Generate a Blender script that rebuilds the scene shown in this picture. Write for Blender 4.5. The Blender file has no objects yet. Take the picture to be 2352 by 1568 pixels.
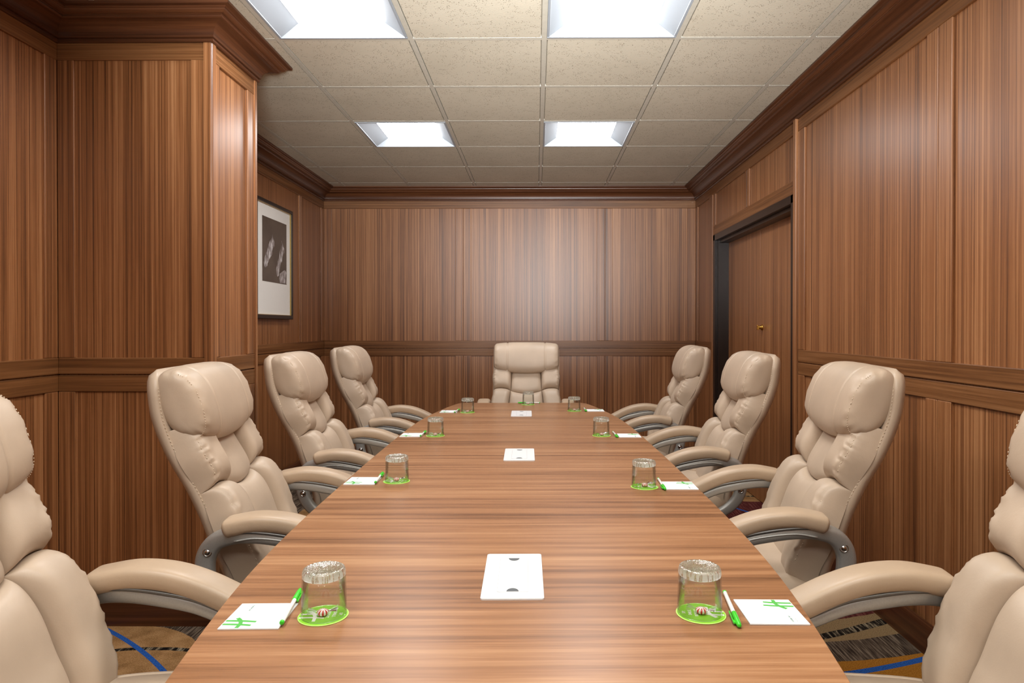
import bpy, bmesh, math, random
from mathutils import Vector, Matrix
random.seed(7)
PI = math.pi
col = bpy.context.scene.collection
F_PX, EYE = 1535.0, 1.265
CEIL = EYE + 1.318

# ------------------------------------------------------------------ helpers
class MB:
    """collects geometry for ONE mesh object"""
    def __init__(self):
        self.v, self.f, self.m, self.sm = [], [], [], []
    def add(self, vs, fs, mi=0, smooth=False, M=None):
        o = len(self.v)
        if M is not None: vs = [tuple(M @ Vector(p)) for p in vs]
        self.v += [tuple(p) for p in vs]
        self.f += [tuple(i + o for i in f) for f in fs]
        self.m += [mi] * len(fs); self.sm += [smooth] * len(fs)
        return self
    def box(self, x0, x1, y0, y1, z0, z1, mi=0, M=None, ch=0.0):
        if x0 > x1: x0, x1 = x1, x0
        if y0 > y1: y0, y1 = y1, y0
        if z0 > z1: z0, z1 = z1, z0
        c = min(ch, (x1-x0)*.45, (y1-y0)*.45, (z1-z0)*.45)
        if c <= 0:
            vs = [(x0,y0,z0),(x1,y0,z0),(x1,y1,z0),(x0,y1,z0),(x0,y0,z1),(x1,y0,z1),(x1,y1,z1),(x0,y1,z1)]
            fs = [(0,3,2,1),(4,5,6,7),(0,1,5,4),(1,2,6,5),(2,3,7,6),(3,0,4,7)]
            return self.add(vs, fs, mi, False, M)
        bm = bmesh.new()
        r = bmesh.ops.create_cube(bm, size=1)
        for v in bm.verts:
            v.co = Vector((x0+(v.co.x+.5)*(x1-x0), y0+(v.co.y+.5)*(y1-y0), z0+(v.co.z+.5)*(z1-z0)))
        bmesh.ops.bevel(bm, geom=list(bm.edges), offset=c, segments=2, affect='EDGES', profile=.5)
        return self.bm(bm, mi, False, M)
    def bm(self, bm, mi=0, smooth=False, M=None):
        bm.verts.ensure_lookup_table(); bm.verts.index_update()
        self.add([v.co[:] for v in bm.verts], [[v.index for v in f.verts] for f in bm.faces], mi, smooth, M)
        bm.free(); return self
    def loft(self, rings, mi=0, smooth=True, closed=True, caps=True, M=None):
        n = len(rings[0]); vs = [p for r in rings for p in r]; fs = []
        for i in range(len(rings)-1):
            for j in range(n if closed else n-1):
                k = (j+1) % n
                fs.append((i*n+j, i*n+k, (i+1)*n+k, (i+1)*n+j))
        if caps and closed:
            fs.append(tuple(range(n))[::-1]); b = (len(rings)-1)*n
            fs.append(tuple(b+j for j in range(n)))
        return self.add(vs, fs, mi, smooth, M)
    def lathe(self, prof, n=32, mi=0, smooth=True, M=None):
        rings = [[(max(r,1e-5)*math.cos(2*PI*j/n), max(r,1e-5)*math.sin(2*PI*j/n), z) for j in range(n)] for r, z in prof]
        return self.loft(rings, mi, smooth, True, True, M)
    def tube(self, pts, r, n=8, mi=0, M=None, closed=False):
        pts = [Vector(p) for p in pts]; rings = []
        for i, p in enumerate(pts):
            a = pts[i-1] if i else p; b = pts[i+1] if i+1 < len(pts) else p
            t = (b-a).normalized(); up = Vector((0,0,1)) if abs(t.z) < .95 else Vector((1,0,0))
            s = t.cross(up).normalized(); u = s.cross(t)
            rr = r(i/(len(pts)-1)) if callable(r) else r
            rings.append([tuple(p + s*rr*math.cos(2*PI*j/n) + u*rr*math.sin(2*PI*j/n)) for j in range(n)])
        return self.loft(rings, mi, True, True, True, M)
    def poly(self, pts, z0, z1, mi=0, M=None):
        n = len(pts)
        vs = [(x,y,z0) for x,y in pts] + [(x,y,z1) for x,y in pts]
        fs = [tuple(range(n))[::-1], tuple(range(n, 2*n))] + [(i,(i+1)%n,n+(i+1)%n,n+i) for i in range(n)]
        return self.add(vs, fs, mi, False, M)
    def build(self, name, mats, parent=None, bevel=0, fix=True):
        me = bpy.data.meshes.new(name); me.from_pydata(self.v, [], self.f)
        mats = mats if isinstance(mats, (list, tuple)) else [mats]
        for m in mats: me.materials.append(m)
        me.polygons.foreach_set('material_index', self.m)
        me.polygons.foreach_set('use_smooth', self.sm)
        if fix:
            bm = bmesh.new(); bm.from_mesh(me)
            bmesh.ops.recalc_face_normals(bm, faces=bm.faces); bm.to_mesh(me); bm.free()
        me.update()
        o = bpy.data.objects.new(name, me); col.objects.link(o)
        if parent: o.parent = parent
        return o

def empty(name, loc=(0,0,0), rz=0.0):
    o = bpy.data.objects.new(name, None); col.objects.link(o)
    o.location = loc; o.rotation_euler = (0,0,rz); o.empty_display_size = .05
    return o
def tag(o, label, cat, group=None):
    o['label'] = label; o['category'] = cat
    if group: o['group'] = group
    return o
def struct(o): o['kind'] = 'structure'; return o
def copy_tree(o, parent=None):
    c = o.copy(); col.objects.link(c); c.parent = parent
    for ch in list(o.children): copy_tree(ch, c)
    return c
def interp(tab, x):
    """smooth (monotone-ish catmull) interpolation of [(x,y)...] sorted by x"""
    if x <= tab[0][0]: return tab[0][1]
    if x >= tab[-1][0]: return tab[-1][1]
    for i in range(len(tab)-1):
        if tab[i][0] <= x <= tab[i+1][0]: break
    x0,y0 = tab[i]; x1,y1 = tab[i+1]; h = x1-x0; t = (x-x0)/h
    m0 = (y1-tab[i-1][1])/(x1-tab[i-1][0]) if i else (y1-y0)/h
    m1 = (tab[i+2][1]-y0)/(tab[i+2][0]-x0) if i+2 < len(tab) else (y1-y0)/h
    return ((2*t**3-3*t*t+1)*y0+(t**3-2*t*t+t)*h*m0+(-2*t**3+3*t*t)*y1+(t**3-t*t)*h*m1)
def spl(pts, n):
    """catmull-rom through points, n samples per span"""
    P = [Vector(p) for p in pts]; out = []
    for i in range(len(P)-1):
        a = P[i-1] if i else P[i]*2-P[i+1]; b, c = P[i], P[i+1]; d = P[i+2] if i+2 < len(P) else P[i+1]*2-P[i]
        for k in range(n):
            t = k/n
            out.append(.5*((2*b)+(c-a)*t+(2*a-5*b+4*c-d)*t*t+(3*b-a-3*c+d)*t**3))
    out.append(P[-1]); return out
def sgp(c, e): return math.copysign(abs(c)**e, c)
def at(px, py, z):
    """pixel of a point at height z -> world x, y"""
    d = (EYE-z)*F_PX/(py-751.0); return ((px-1232.0)*d/F_PX, d)

# ------------------------------------------------------------------ materials
def srgb(r, g, b):
    f = lambda c: (c/255/12.92 if c/255 <= .04045 else ((c/255+.055)/1.055)**2.4)
    return (f(r), f(g), f(b), 1)
class NT:
    def __init__(self, name):
        self.mat = bpy.data.materials.new(name); self.mat.use_nodes = True
        self.t = self.mat.node_tree; self.n = self.t.nodes; self.n.clear()
        self.out = self.n.new('ShaderNodeOutputMaterial')
    def new(self, typ, **kw):
        nd = self.n.new(typ)
        for k, v in kw.items():
            if k in nd.inputs: 
                s = nd.inputs[k]
                if isinstance(v, bpy.types.NodeSocket): self.t.links.new(v, s)
                else: s.default_value = v
            else: setattr(nd, k, v)
        return nd
    def link(self, a, b): self.t.links.new(a, b)
    def math(self, op, a, b=None, c=None, clamp=False):
        nd = self.n.new('ShaderNodeMath'); nd.operation = op; nd.use_clamp = clamp
        for i, v in enumerate([a, b, c]):
            if v is None: continue
            if isinstance(v, bpy.types.NodeSocket): self.link(v, nd.inputs[i])
            else: nd.inputs[i].default_value = v
        return nd.outputs[0]
    def mix(self, fac, a, b, mode='MIX'):
        nd = self.n.new('ShaderNodeMix'); nd.data_type = 'RGBA'; nd.blend_type = mode
        for s, v in ((nd.inputs[0], fac), (nd.inputs[6], a), (nd.inputs[7], b)):
            if isinstance(v, bpy.types.NodeSocket): self.link(v, s)
            else: s.default_value = v
        return nd.outputs[2]
    def ramp(self, fac, stops):
        nd = self.n.new('ShaderNodeValToRGB'); e = nd.color_ramp.elements
        while len(e) < len(stops): e.new(.5)
        for i, (p, c) in enumerate(stops): e[i].position = p; e[i].color = c
        self.link(fac, nd.inputs[0]); return nd.outputs[0]
    def coord(self, scale=(1,1,1), rot=(0,0,0), which='Object'):
        tc = self.new('ShaderNodeTexCoord'); mp = self.new('ShaderNodeMapping')
        mp.inputs['Scale'].default_value = scale; mp.inputs['Rotation'].default_value = rot
        self.link(tc.outputs[which], mp.inputs['Vector']); return mp.outputs[0]
    def noise(self, vec, scale=1, detail=4, rough=.5, dist=0):
        nd = self.new('ShaderNodeTexNoise'); self.link(vec, nd.inputs['Vector'])
        nd.inputs['Scale'].default_value = scale; nd.inputs['Detail'].default_value = detail
        nd.inputs['Roughness'].default_value = rough; nd.inputs['Distortion'].default_value = dist
        return nd.outputs[0]
    def bsdf(self, color, rough=.5, metal=0, bump=None, bstr=.1, bdist=.001, **kw):
        b = self.new('ShaderNodeBsdfPrincipled')
        for k, v in (('Base Color', color), ('Roughness', rough), ('Metallic', metal)):
            if isinstance(v, bpy.types.NodeSocket): self.link(v, b.inputs[k])
            else: b.inputs[k].default_value = v
        for k, v in kw.items():
            k = k.replace('_', ' ')
            b.inputs[k].default_value = v
        if bump is not None:
            bp = self.new('ShaderNodeBump'); bp.inputs['Strength'].default_value = bstr; bp.inputs['Distance'].default_value = bdist
            self.link(bump, bp.inputs['Height']); self.link(bp.outputs[0], b.inputs['Normal'])
        self.link(b.outputs[0], self.out.inputs['Surface']); return b

def wood(name, axis, dark, mid, light, rough=.34, gain=1.0, fine=1.0, coat=.0, spec=.5):
    """sliced veneer; grain runs along axis ('v' = up, 'h' = level on any wall, 'x' = across the table)"""
    t = NT(name)
    if axis == 'v': s1, s2, s3 = (20,20,.15), (120,120,.5), (340,340,5)
    elif axis == 'h': s1, s2, s3 = (.35,.35,9), (.8,.8,75), (7,7,420)
    else: s1, s2, s3 = (.5,6,6), (1.1,42,42), (8,330,330)
    a = t.noise(t.coord(s1), 1, 2, .5, .3); b = t.noise(t.coord(s2), 1, 4, .6, .15)
    c = t.noise(t.coord(s3), 1, 3, .6)
    v = t.math('ADD', t.math('MULTIPLY', a, .24), t.math('MULTIPLY', b, .58))
    v = t.math('ADD', v, t.math('MULTIPLY', c, .18*fine))
    v = t.math('ADD', t.math('MULTIPLY', t.math('SUBTRACT', v, .5), gain), .5)
    colr = t.ramp(v, [(.30, dark), (.5, mid), (.68, light)])
    rg = t.math('ADD', t.math('MULTIPLY', c, .10), rough-.05)
    t.bsdf(colr, rg, 0, Coat_Weight=coat, Coat_Roughness=.36, Specular_IOR_Level=spec)
    return t.mat

M = {}
M['wall_v'] = wood('veneer_upright', 'v', srgb(80,44,20), srgb(148,94,53), srgb(187,132,87), .42, 1.35, coat=.6)
M['wall_h'] = wood('veneer_level', 'h', srgb(72,41,20), srgb(126,81,45), srgb(158,110,70), .40, 1.1)
M['crown'] = wood('veneer_crown', 'h', srgb(50,26,13), srgb(84,47,26), srgb(112,68,40), .36, 1.0)
M['table'] = wood('veneer_table', 'x', srgb(108,71,44), srgb(157,110,74), srgb(184,138,99), .32, 1.3, .9)
M['table_edge'] = wood('veneer_table_edge', 'h', srgb(150,100,66), srgb(186,132,94), srgb(205,155,116), .4, 1.0)

def leather(name, c, rough=.42):
    t = NT(name)
    v = t.coord((1,1,1)); n1 = t.noise(v, 6, 3, .5); n2 = t.noise(v, 420, 2, .5)
    cc = t.ramp(n1, [(.3, tuple(x*.9 for x in c[:3])+(1,)), (.7, tuple(min(1,x*1.06) for x in c[:3])+(1,))])
    n3 = t.noise(v, 26, 4, .6, .4)
    h = t.math('ADD', t.math('MULTIPLY', n2, .25), t.math('MULTIPLY', n3, 1.5))
    t.bsdf(cc, rough, 0, h, .25, .0016, Specular_IOR_Level=.45)
    return t.mat
M['leather'] = leather('beige_leather', srgb(192,171,150))
M['leather_arm'] = leather('tan_arm_leather', srgb(187,163,138), .38)
M['stitch'] = NT('stitch_thread'); M['stitch'].bsdf(srgb(214,196,172), .7); M['stitch'] = M['stitch'].mat

def plain(name, c, rough=.5, metal=0, nscale=40, amt=.05, bstr=.05, **kw):
    t = NT(name); n = t.noise(t.coord((1,1,1)), nscale, 3, .5)
    cc = t.ramp(n, [(.3, tuple(x*(1-amt) for x in c[:3])+(1,)), (.7, tuple(min(1,x*(1+amt)) for x in c[:3])+(1,))])
    t.bsdf(cc, rough, metal, n, bstr, .0005, **kw); return t.mat
M['silver'] = plain('silver_painted_metal', srgb(168,166,162), .42, .55, 300)
M['silver_dark'] = plain('grey_metal', srgb(112,110,108), .38, .7, 300)
M['chrome'] = plain('chrome', srgb(205,205,205), .12, 1, 200, .02, .01)
M['black_plastic'] = plain('black_plastic', srgb(24,22,21), .45)
M['brass'] = plain('brass', srgb(226,182,92), .16, 1, 200, .03, .01)
M['dark_metal'] = plain('dark_bronze_casing', srgb(44,33,28), .32, .2, 30)
M['frame_black'] = plain('black_frame', srgb(34,28,26), .3, 0, 60)
M['frame_gold'] = plain('gold_fillet', srgb(190,165,110), .3, .8, 60)
M['mat_board'] = plain('white_mat_board', srgb(250,248,242), .8, 0, 200, .01)
M['paper'] = plain('white_paper', srgb(236,238,240), .75, 0, 300, .01, .02)
M['plate'] = plain('white_plastic', srgb(232,233,235), .35, 0, 200, .01, .01)
M['slot'] = plain('grey_slot', srgb(86,90,94), .6)
M['groove'] = plain('pale_grey_line', srgb(182,184,188), .6)
M['pad_green'] = plain('printed_green', srgb(82,178,74), .6)
M['print_grey'] = plain('printed_grey_green', srgb(120,150,140), .7)
M['print_faint'] = plain('printed_pale_grey', srgb(196,202,202), .7)
M['pen_green'] = plain('bright_green_plastic', srgb(64,205,48), .25)
M['pen_white'] = plain('white_pen_plastic', srgb(242,242,240), .25, 0, 100, .01, .01)
M['coaster'] = plain('lime_green_card', srgb(142,214,44), .45, 0, 90, .03)
M['coaster_edge'] = plain('pale_green_card', srgb(196,236,120), .5)
M['white_print'] = plain('white_print', srgb(246,250,240), .5, 0, 90, .01)
M['troffer'] = plain('white_enamel', srgb(146,150,155), .45, 0, 90, .01)
M['tbar'] = plain('ceiling_grid_metal', srgb(180,172,157), .5)
M['horse'] = None

def tile_mat():
    t = NT('mineral_fibre_tile'); v = t.coord((1,1,1))
    vo = t.new('ShaderNodeTexVoronoi'); t.link(v, vo.inputs['Vector']); vo.inputs['Scale'].default_value = 125
    n = t.noise(v, 30, 3, .6)
    pit = t.math('MULTIPLY', t.math('LESS_THAN', vo.outputs['Distance'], .26), t.math('GREATER_THAN', n, .50))
    base = t.ramp(t.noise(v, 3, 3), [(.3, srgb(181,169,149)), (.7, srgb(189,177,157))])
    c = t.mix(t.math('MULTIPLY', pit, .75), base, srgb(92,76,56))
    t.bsdf(c, .9, 0, t.math('SUBTRACT', t.noise(v, 160, 3), pit), .3, .002); return t.mat
M['tile'] = tile_mat()

def lens_mat():
    t = NT('glowing_lens'); e = t.new('ShaderNodeEmission')
    n = t.noise(t.coord((1,1,1)), 2, 2); c = t.ramp(n, [(.3, (.97,.985,1,1)), (.7, (1,1,1,1))])
    t.link(c, e.inputs['Color']); e.inputs['Strength'].default_value = LENS
    t.link(e.outputs[0], t.out.inputs['Surface']); return t.mat
LENS = 22.0; UPL = 68
M['lens'] = lens_mat()

def glass_mat(name, rough=0.0, bumped=False, tint=(1,1,1,1)):
    t = NT(name); b = t.new('ShaderNodeBsdfGlass'); b.inputs['IOR'].default_value = 1.47
    b.inputs['Roughness'].default_value = rough; b.inputs['Color'].default_value = tint
    if bumped:
        v = t.coord((300,300,40)); 
        ck = t.new('ShaderNodeTexVoronoi'); t.link(v, ck.inputs['Vector']); ck.inputs['Scale'].default_value = 1
        bp = t.new('ShaderNodeBump'); bp.inputs['Strength'].default_value = .6; bp.inputs['Distance'].default_value = .0012
        t.link(ck.outputs['Distance'], bp.inputs['Height']); t.link(bp.outputs[0], b.inputs['Normal'])
        tr = t.new('ShaderNodeBsdfTransparent'); gl = t.new('ShaderNodeBsdfGlossy'); gl.inputs['Roughness'].default_value = .06; t.link(bp.outputs[0], gl.inputs['Normal'])
        d = t.new('ShaderNodeBsdfTranslucent'); d.inputs['Color'].default_value = (.95,.97,.95,1)
        lw = t.new('ShaderNodeLayerWeight'); lw.inputs['Blend'].default_value = .45; t.link(bp.outputs[0], lw.inputs['Normal'])
        m1 = t.new('ShaderNodeMixShader'); t.link(t.math('ADD', t.math('MULTIPLY', lw.outputs['Facing'], .75), .08, clamp=True), m1.inputs[0]); t.link(tr.outputs[0], m1.inputs[1]); t.link(gl.outputs[0], m1.inputs[2])
        f = t.math('MULTIPLY', t.math('GREATER_THAN', ck.outputs['Distance'], .45), .5)
        m2 = t.new('ShaderNodeMixShader'); t.link(f, m2.inputs[0]); t.link(m1.outputs[0], m2.inputs[1]); t.link(d.outputs[0], m2.inputs[2])
        t.link(m2.outputs[0], t.out.inputs['Surface']); return t.mat
    t.link(b.outputs[0], t.out.inputs['Surface']); return t.mat
def film_mat(name, alpha=.12, milk=0.0):
    t = NT(name); tr = t.new('ShaderNodeBsdfTransparent'); g = t.new('ShaderNodeBsdfGlossy'); g.inputs['Roughness'].default_value = .08
    lw = t.new('ShaderNodeLayerWeight'); lw.inputs['Blend'].default_value = .35
    f = t.math('ADD', t.math('MULTIPLY', lw.outputs['Fresnel'], .9), alpha, clamp=True)
    n = t.noise(t.coord((1,1,1)), 200, 2); bp = t.new('ShaderNodeBump'); bp.inputs['Strength'].default_value = .5; bp.inputs['Distance'].default_value = .001
    t.link(n, bp.inputs['Height']); t.link(bp.outputs[0], g.inputs['Normal'])
    td = t.new('ShaderNodeBsdfTranslucent'); td.inputs['Color'].default_value = (1,1,1,1)
    m0 = t.new('ShaderNodeMixShader'); m0.inputs[0].default_value = milk; t.link(tr.outputs[0], m0.inputs[1]); t.link(td.outputs[0], m0.inputs[2])
    mx = t.new('ShaderNodeMixShader'); t.link(f, mx.inputs[0]); t.link(m0.outputs[0], mx.inputs[1]); t.link(g.outputs[0], mx.inputs[2])
    t.link(mx.outputs[0], t.out.inputs['Surface']); return t.mat
def thin_mat(name):
    t = NT(name); tr = t.new('ShaderNodeBsdfTransparent'); tr.inputs['Color'].default_value = (.97,.98,.97,1)
    g = t.new('ShaderNodeBsdfGlossy'); g.inputs['Roughness'].default_value = .02
    lw = t.new('ShaderNodeLayerWeight'); lw.inputs['Blend'].default_value = .22
    n = t.noise(t.coord((1,1,1)), 35, 2); bp = t.new('ShaderNodeBump'); bp.inputs['Strength'].default_value = .15; bp.inputs['Distance'].default_value = .001
    t.link(n, bp.inputs['Height']); t.link(bp.outputs[0], g.inputs['Normal'])
    f = t.math('ADD', t.math('MULTIPLY', lw.outputs['Fresnel'], .5), .02, clamp=True)
    mx = t.new('ShaderNodeMixShader'); t.link(f, mx.inputs[0]); t.link(tr.outputs[0], mx.inputs[1]); t.link(g.outputs[0], mx.inputs[2])
    t.link(mx.outputs[0], t.out.inputs['Surface']); return t.mat
M['glass_wall'] = thin_mat('clear_thin_glass')
M['glass_base'] = glass_mat('clear_thick_glass', 0, True)
M['film'] = film_mat('clear_wrapper', .06, .35)
M['pic_glass'] = film_mat('picture_glazing', .03)

def candy_mat():
    t = NT('red_and_white_mint'); tc = t.new('ShaderNodeTexCoord'); sp = t.new('ShaderNodeSeparateXYZ'); t.link(tc.outputs['Object'], sp.inputs[0])
    a = t.math('ARCTAN2', sp.outputs[1], sp.outputs[0]); r = t.math('SQRT', t.math('ADD', t.math('POWER', sp.outputs[0], 2), t.math('POWER', sp.outputs[1], 2)))
    s = t.math('SINE', t.math('ADD', t.math('MULTIPLY', a, 9), t.math('MULTIPLY', r, 160)))
    m = t.math('MULTIPLY', t.math('GREATER_THAN', s, .15), t.math('GREATER_THAN', r, .0035))
    t.bsdf(t.mix(m, srgb(250,246,242), srgb(212,34,28)), .25); return t.mat
M['candy'] = candy_mat()

def carpet_mat():
    t = NT('patterned_carpet'); tc = t.new('ShaderNodeTexCoord'); sp = t.new('ShaderNodeSeparateXYZ'); t.link(tc.outputs['Object'], sp.inputs[0])
    X, Y = sp.outputs[0], sp.outputs[1]
    wob = t.math('MULTIPLY', t.math('SUBTRACT', t.noise(t.coord((1,1,1)), 14, 3), .5), .035)
    def dist(cx, cy, wb=.35):
        d = t.math('SQRT', t.math('ADD', t.math('POWER', t.math('SUBTRACT', X, cx), 2), t.math('POWER', t.math('SUBTRACT', Y, cy), 2)))
        return t.math('ADD', d, t.math('MULTIPLY', wob, wb)) if wb else d
    def band(d, lo, hi): return t.math('MULTIPLY', t.math('GREATER_THAN', d, lo), t.math('LESS_THAN', d, hi))
    def less(d, hi): return t.math('LESS_THAN', d, hi)
    # short dashes running lengthways
    dash = t.noise(t.coord((150,6,1)), 1, 3, .7); dash2 = t.noise(t.coord((70,9,1), (0,0,.5)), 1, 3, .7)
    grain = t.noise(t.coord((1,1,1)), 220, 2)
    taupe = t.ramp(dash, [(.38, srgb(46,36,30)), (.5, srgb(88,74,62)), (.64, srgb(140,124,106))])
    hatch = t.ramp(dash2, [(.42, srgb(22,18,16)), (.52, srgb(52,44,36)), (.62, srgb(150,136,112))])
    tan = t.ramp(t.math('ADD', t.math('MULTIPLY', grain, .5), t.math('MULTIPLY', t.noise(t.coord((1,1,1)), 12, 3), .5)), [(.35, srgb(126,92,56)), (.5, srgb(164,124,80)), (.65, srgb(190,150,104))])
    sand = t.ramp(grain, [(.3, srgb(118,96,66)), (.6, srgb(158,132,96))])
    ochre = t.ramp(grain, [(.3, srgb(136,86,24)), (.6, srgb(182,124,48))])
    maroon = t.ramp(dash, [(.35, srgb(66,26,26)), (.5, srgb(96,44,42)), (.66, srgb(134,84,78))])
    blue = t.ramp(grain, [(.3, srgb(24,62,134)), (.6, srgb(52,104,186))])
    c = taupe
    # big motif on the right
    d1 = dist(1.0, 4.20)
    c = t.mix(less(d1, 1.87), c, ochre)
    c = t.mix(less(d1, 1.675), c, taupe)
    c = t.mix(less(d1, 1.52), c, sand)
    d1b = dist(.2, 5.35)
    c = t.mix(t.math('MULTIPLY', band(d1b, 2.765, 2.81), less(d1, 1.52)), c, hatch)
    c = t.mix(less(d1, 1.335), c, maroon)
    c = t.mix(t.math('MULTIPLY', band(dist(-.3, 5.2, 0), 2.70, 2.725), t.math('GREATER_THAN', X, .3)), c, blue)
    c = t.mix(t.math('MULTIPLY', band(dist(.5, 5.0, 0), 2.62, 2.65), t.math('GREATER_THAN', X, .3)), c, blue)
    # tan disc on the left
    d2 = dist(-1.72, 2.33)
    c = t.mix(less(d2, .49), c, tan)
    c = t.mix(t.math('MULTIPLY', band(dist(-1.5, 1.9), .70, .725), less(d2, .49)), c, hatch)
    c = t.mix(t.math('MULTIPLY', band(dist(-3.2, .55, 0), 2.62, 2.64), less(d2, .6)), c, blue)
    # the same motifs again farther down the room
    for cx, cy, r in ((-1.2, 4.55, .42), (.2, 5.6, .5), (1.6, 5.3, .45)):
        d = dist(cx, cy); c = t.mix(less(d, r), c, tan if r != .5 else maroon)
        c = t.mix(band(d, r*.62, r*.62+.03), c, hatch); c = t.mix(band(dist(cx+.3, cy-.4), r*1.2, r*1.2+.02), c, blue)
    t.bsdf(c, .95, 0, t.noise(t.coord((1,1,1)), 500, 2), .5, .003, Specular_IOR_Level=.1); return t.mat
M['carpet'] = carpet_mat()

# ------------------------------------------------------------------ the room
XR, XL, YB, YF = 1.512, -2.03, 6.37, -1.6
PX, PY0, PY1 = -1.374, 2.82, 3.27
ZF, ZFR = EYE+1.13, EYE+1.205          # frieze
ZR0, ZR1, ZR2 = EYE-.130, EYE-.202, EYE-.274   # two level rails
ZB = .115
PT = .011                                # board thickness over the sunk panels

def panel_wall(name, org, ux, L, nrm, stiles, extra=None, zmax=CEIL+.02, z0=0.0, rails=True, holes=None, back=.12):
    """ux = direction along the wall, nrm = into the room; boards stand PT proud of the sunk sheet at -PT"""
    ux, nrm, org = Vector(ux), Vector(nrm), Vector(org)
    Mx = Matrix(((ux.x, nrm.x, 0, org.x), (ux.y, nrm.y, 0, org.y), (0,0,1,0), (0,0,0,1)))
    b = MB(); ch = .003
    for (a0, a1, q0, q1) in (holes or [(-.1, L+.1, z0, zmax)]):
        b.box(a0, a1, -back, -PT, q0, q1, 0, Mx)
    for s in stiles:
        a0, a1 = s[0], s[1]; q0, q1 = (s[2], s[3]) if len(s) > 2 else (z0, ZF)
        if len(s) > 2 or not rails:
            b.box(a0, a1, -PT-.001, 0, q0, q1, 0, Mx, ch)
        else:
            b.box(a0, a1, -PT-.001, 0, ZR0, ZF, 0, Mx, ch); b.box(a0, a1, -PT-.001, 0, z0, ZR2, 0, Mx, ch)
    for r in (extra or []):
        b.box(r[0], r[1], -PT-.001, r[4] if len(r) > 4 else 0, r[2], r[3], 1, Mx, ch)
    return struct(b.build(name, [M['wall_v'], M['wall_h']]))

def rails(a0, a1):
    return [(a0, a1, ZF, CEIL), (a0, a1, ZR1+.002, ZR0), (a0, a1, ZR2, ZR1-.002)]

# back wall (local a = x - XL)
W = XR-XL
bs = []
for x0, x1 in ((XL, XL+.078), (-.772,-.699), (-.695,-.622), (.575,.651), (.655,.726), (XR-.076, XR)):
    bs.append((x0-XL, x1-XL))
panel_wall('wall_back', (XL, YB, 0), (1,0,0), W, (0,-1,0), bs, rails(0, W))

# right wall: a = y - YF ; door opening 3.93..5.72 below z 2.047
D0, D1, DZ = 3.93, 5.72, EYE+.782
A = lambda y: y-YF
st = [(A(6.29), A(YB)), (A(D1), A(D1)+.075, 0, ZF), (A(5.79), A(5.865)),
      (A(D0)-.05, A(D0), 0, ZF), (A(3.79), A(3.875)), (A(2.535), A(2.61)), (A(2.449), A(2.531)),
      (A(1.205), A(1.281)), (A(1.285), A(1.36)), (A(.0), A(.076)), (A(-.08), A(-.004)), (0, .075),
      (A(4.772), A(4.818), DZ+.08, ZF), (A(4.824), A(4.870), DZ+.08, ZF), (A(D1)-.05, A(D1), DZ+.08, ZF)]
panel_wall('wall_right', (XR, YF, 0), (0,1,0), A(YB), (-1,0,0), st,
           [(0, A(YB), ZF, CEIL), (A(D1)+.075, A(YB), ZR1+.002, ZR0), (A(D1)+.075, A(YB), ZR2, ZR1-.002),
            (0, A(3.875), ZR1+.002, ZR0), (0, A(3.875), ZR2, ZR1-.002), (A(D0), A(D1), DZ, DZ+.08)],
           holes=[(-.1, A(D0), 0, CEIL+.02), (A(D1), A(YB)+.1, 0, CEIL+.02), (A(D0), A(D1), DZ, CEIL+.02)])
# raised edge strip beside the door
b = MB(); b.box(XR-.016, XR+.001, D0-.052, D0-.012, 0.0, ZFR, 0, None, .004)
b.box(XR-.010, XR+.001, D1+.004, D1+.03, 0, ZF, 0, None, .003)
struct(b.build('trim_1', [M['wall_v']]))

# left far wall, left near wall, pillar
stl = [(A(3.30), A(3.36)), (A(5.72), A(5.75)), (A(5.755), A(5.785)), (A(6.30), A(YB)), (A(4.6), A(4.63)), (A(4.635), A(4.66))]
stn = [(A(2.748), A(2.82)), (A(1.50), A(1.576)), (A(1.58), A(1.655)), (A(.25), A(.326)), (A(.33), A(.405)), (0, .075)]
panel_wall('wall_left', (XL, YF, 0), (0,1,0), A(YB), (1,0,0), stl+stn, rails(0, A(YB)))
Wp = PX-XL
p = MB()
panel_wall('wall_pillar_front', (XL, PY0, 0), (1,0,0), Wp, (0,-1,0), [(0, .070), (-1.462-XL, -1.385-XL)], rails(0, Wp-.015), back=.05, holes=[(0, Wp-.012, 0, CEIL+.02)])
panel_wall('wall_pillar_side', (PX, PY0, 0), (0,1,0), PY1-PY0, (1,0,0), [(.012, .077), (PY1-PY0-.095, PY1-PY0-.015)],
           rails(0.015, PY1-PY0-.015), back=.05, holes=[(.012, PY1-PY0-.012, 0, CEIL+.02)])
panel_wall('wall_pillar_rear', (XL, PY1, 0), (1,0,0), Wp, (0,1,0), [(0, .07), (Wp-.08, Wp-.012)], rails(0, Wp-.012), back=.02, holes=[(0, Wp-.012, 0, CEIL+.02)])
b = MB()   # rounded corner beads of the pillar
def bead(b, x, y, dx, dy, w=.03):
    pts = []
    for k in range(9):
        a = -PI/2*0 + k/8*PI/2
        pts.append((x - dx*.006 + dx*(.012)*math.sin(a)*1.0, y - dy*.006 + dy*.012*math.cos(a)))
    pts = [(x-dx*w, y-dy*.004), (x-dx*w, y+dy*.006), (x-dx*.006, y+dy*.006)] + [(x-dx*.004+dx*.010*math.sin(k/6*PI/2), y-dy*.004+dy*.010*math.cos(k/6*PI/2)) for k in range(7)] + [(x+dx*.006, y-dy*w), (x-dx*.004, y-dy*w)]
    b.poly(pts, 0.0, ZFR)
bead(b, PX, PY0, 1, -1); bead(b, PX, PY1, 1, 1, .022)
struct(b.build('trim_2', [M['wall_v']]))
# wall behind the camera
panel_wall('wall_front', (XL, YF, 0), (1,0,0), W, (0,1,0), [(0,.075), (1.1,1.175), (1.18,1.255), (2.3,2.375), (2.38,2.455), (W-.075, W)], rails(0, W))

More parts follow.
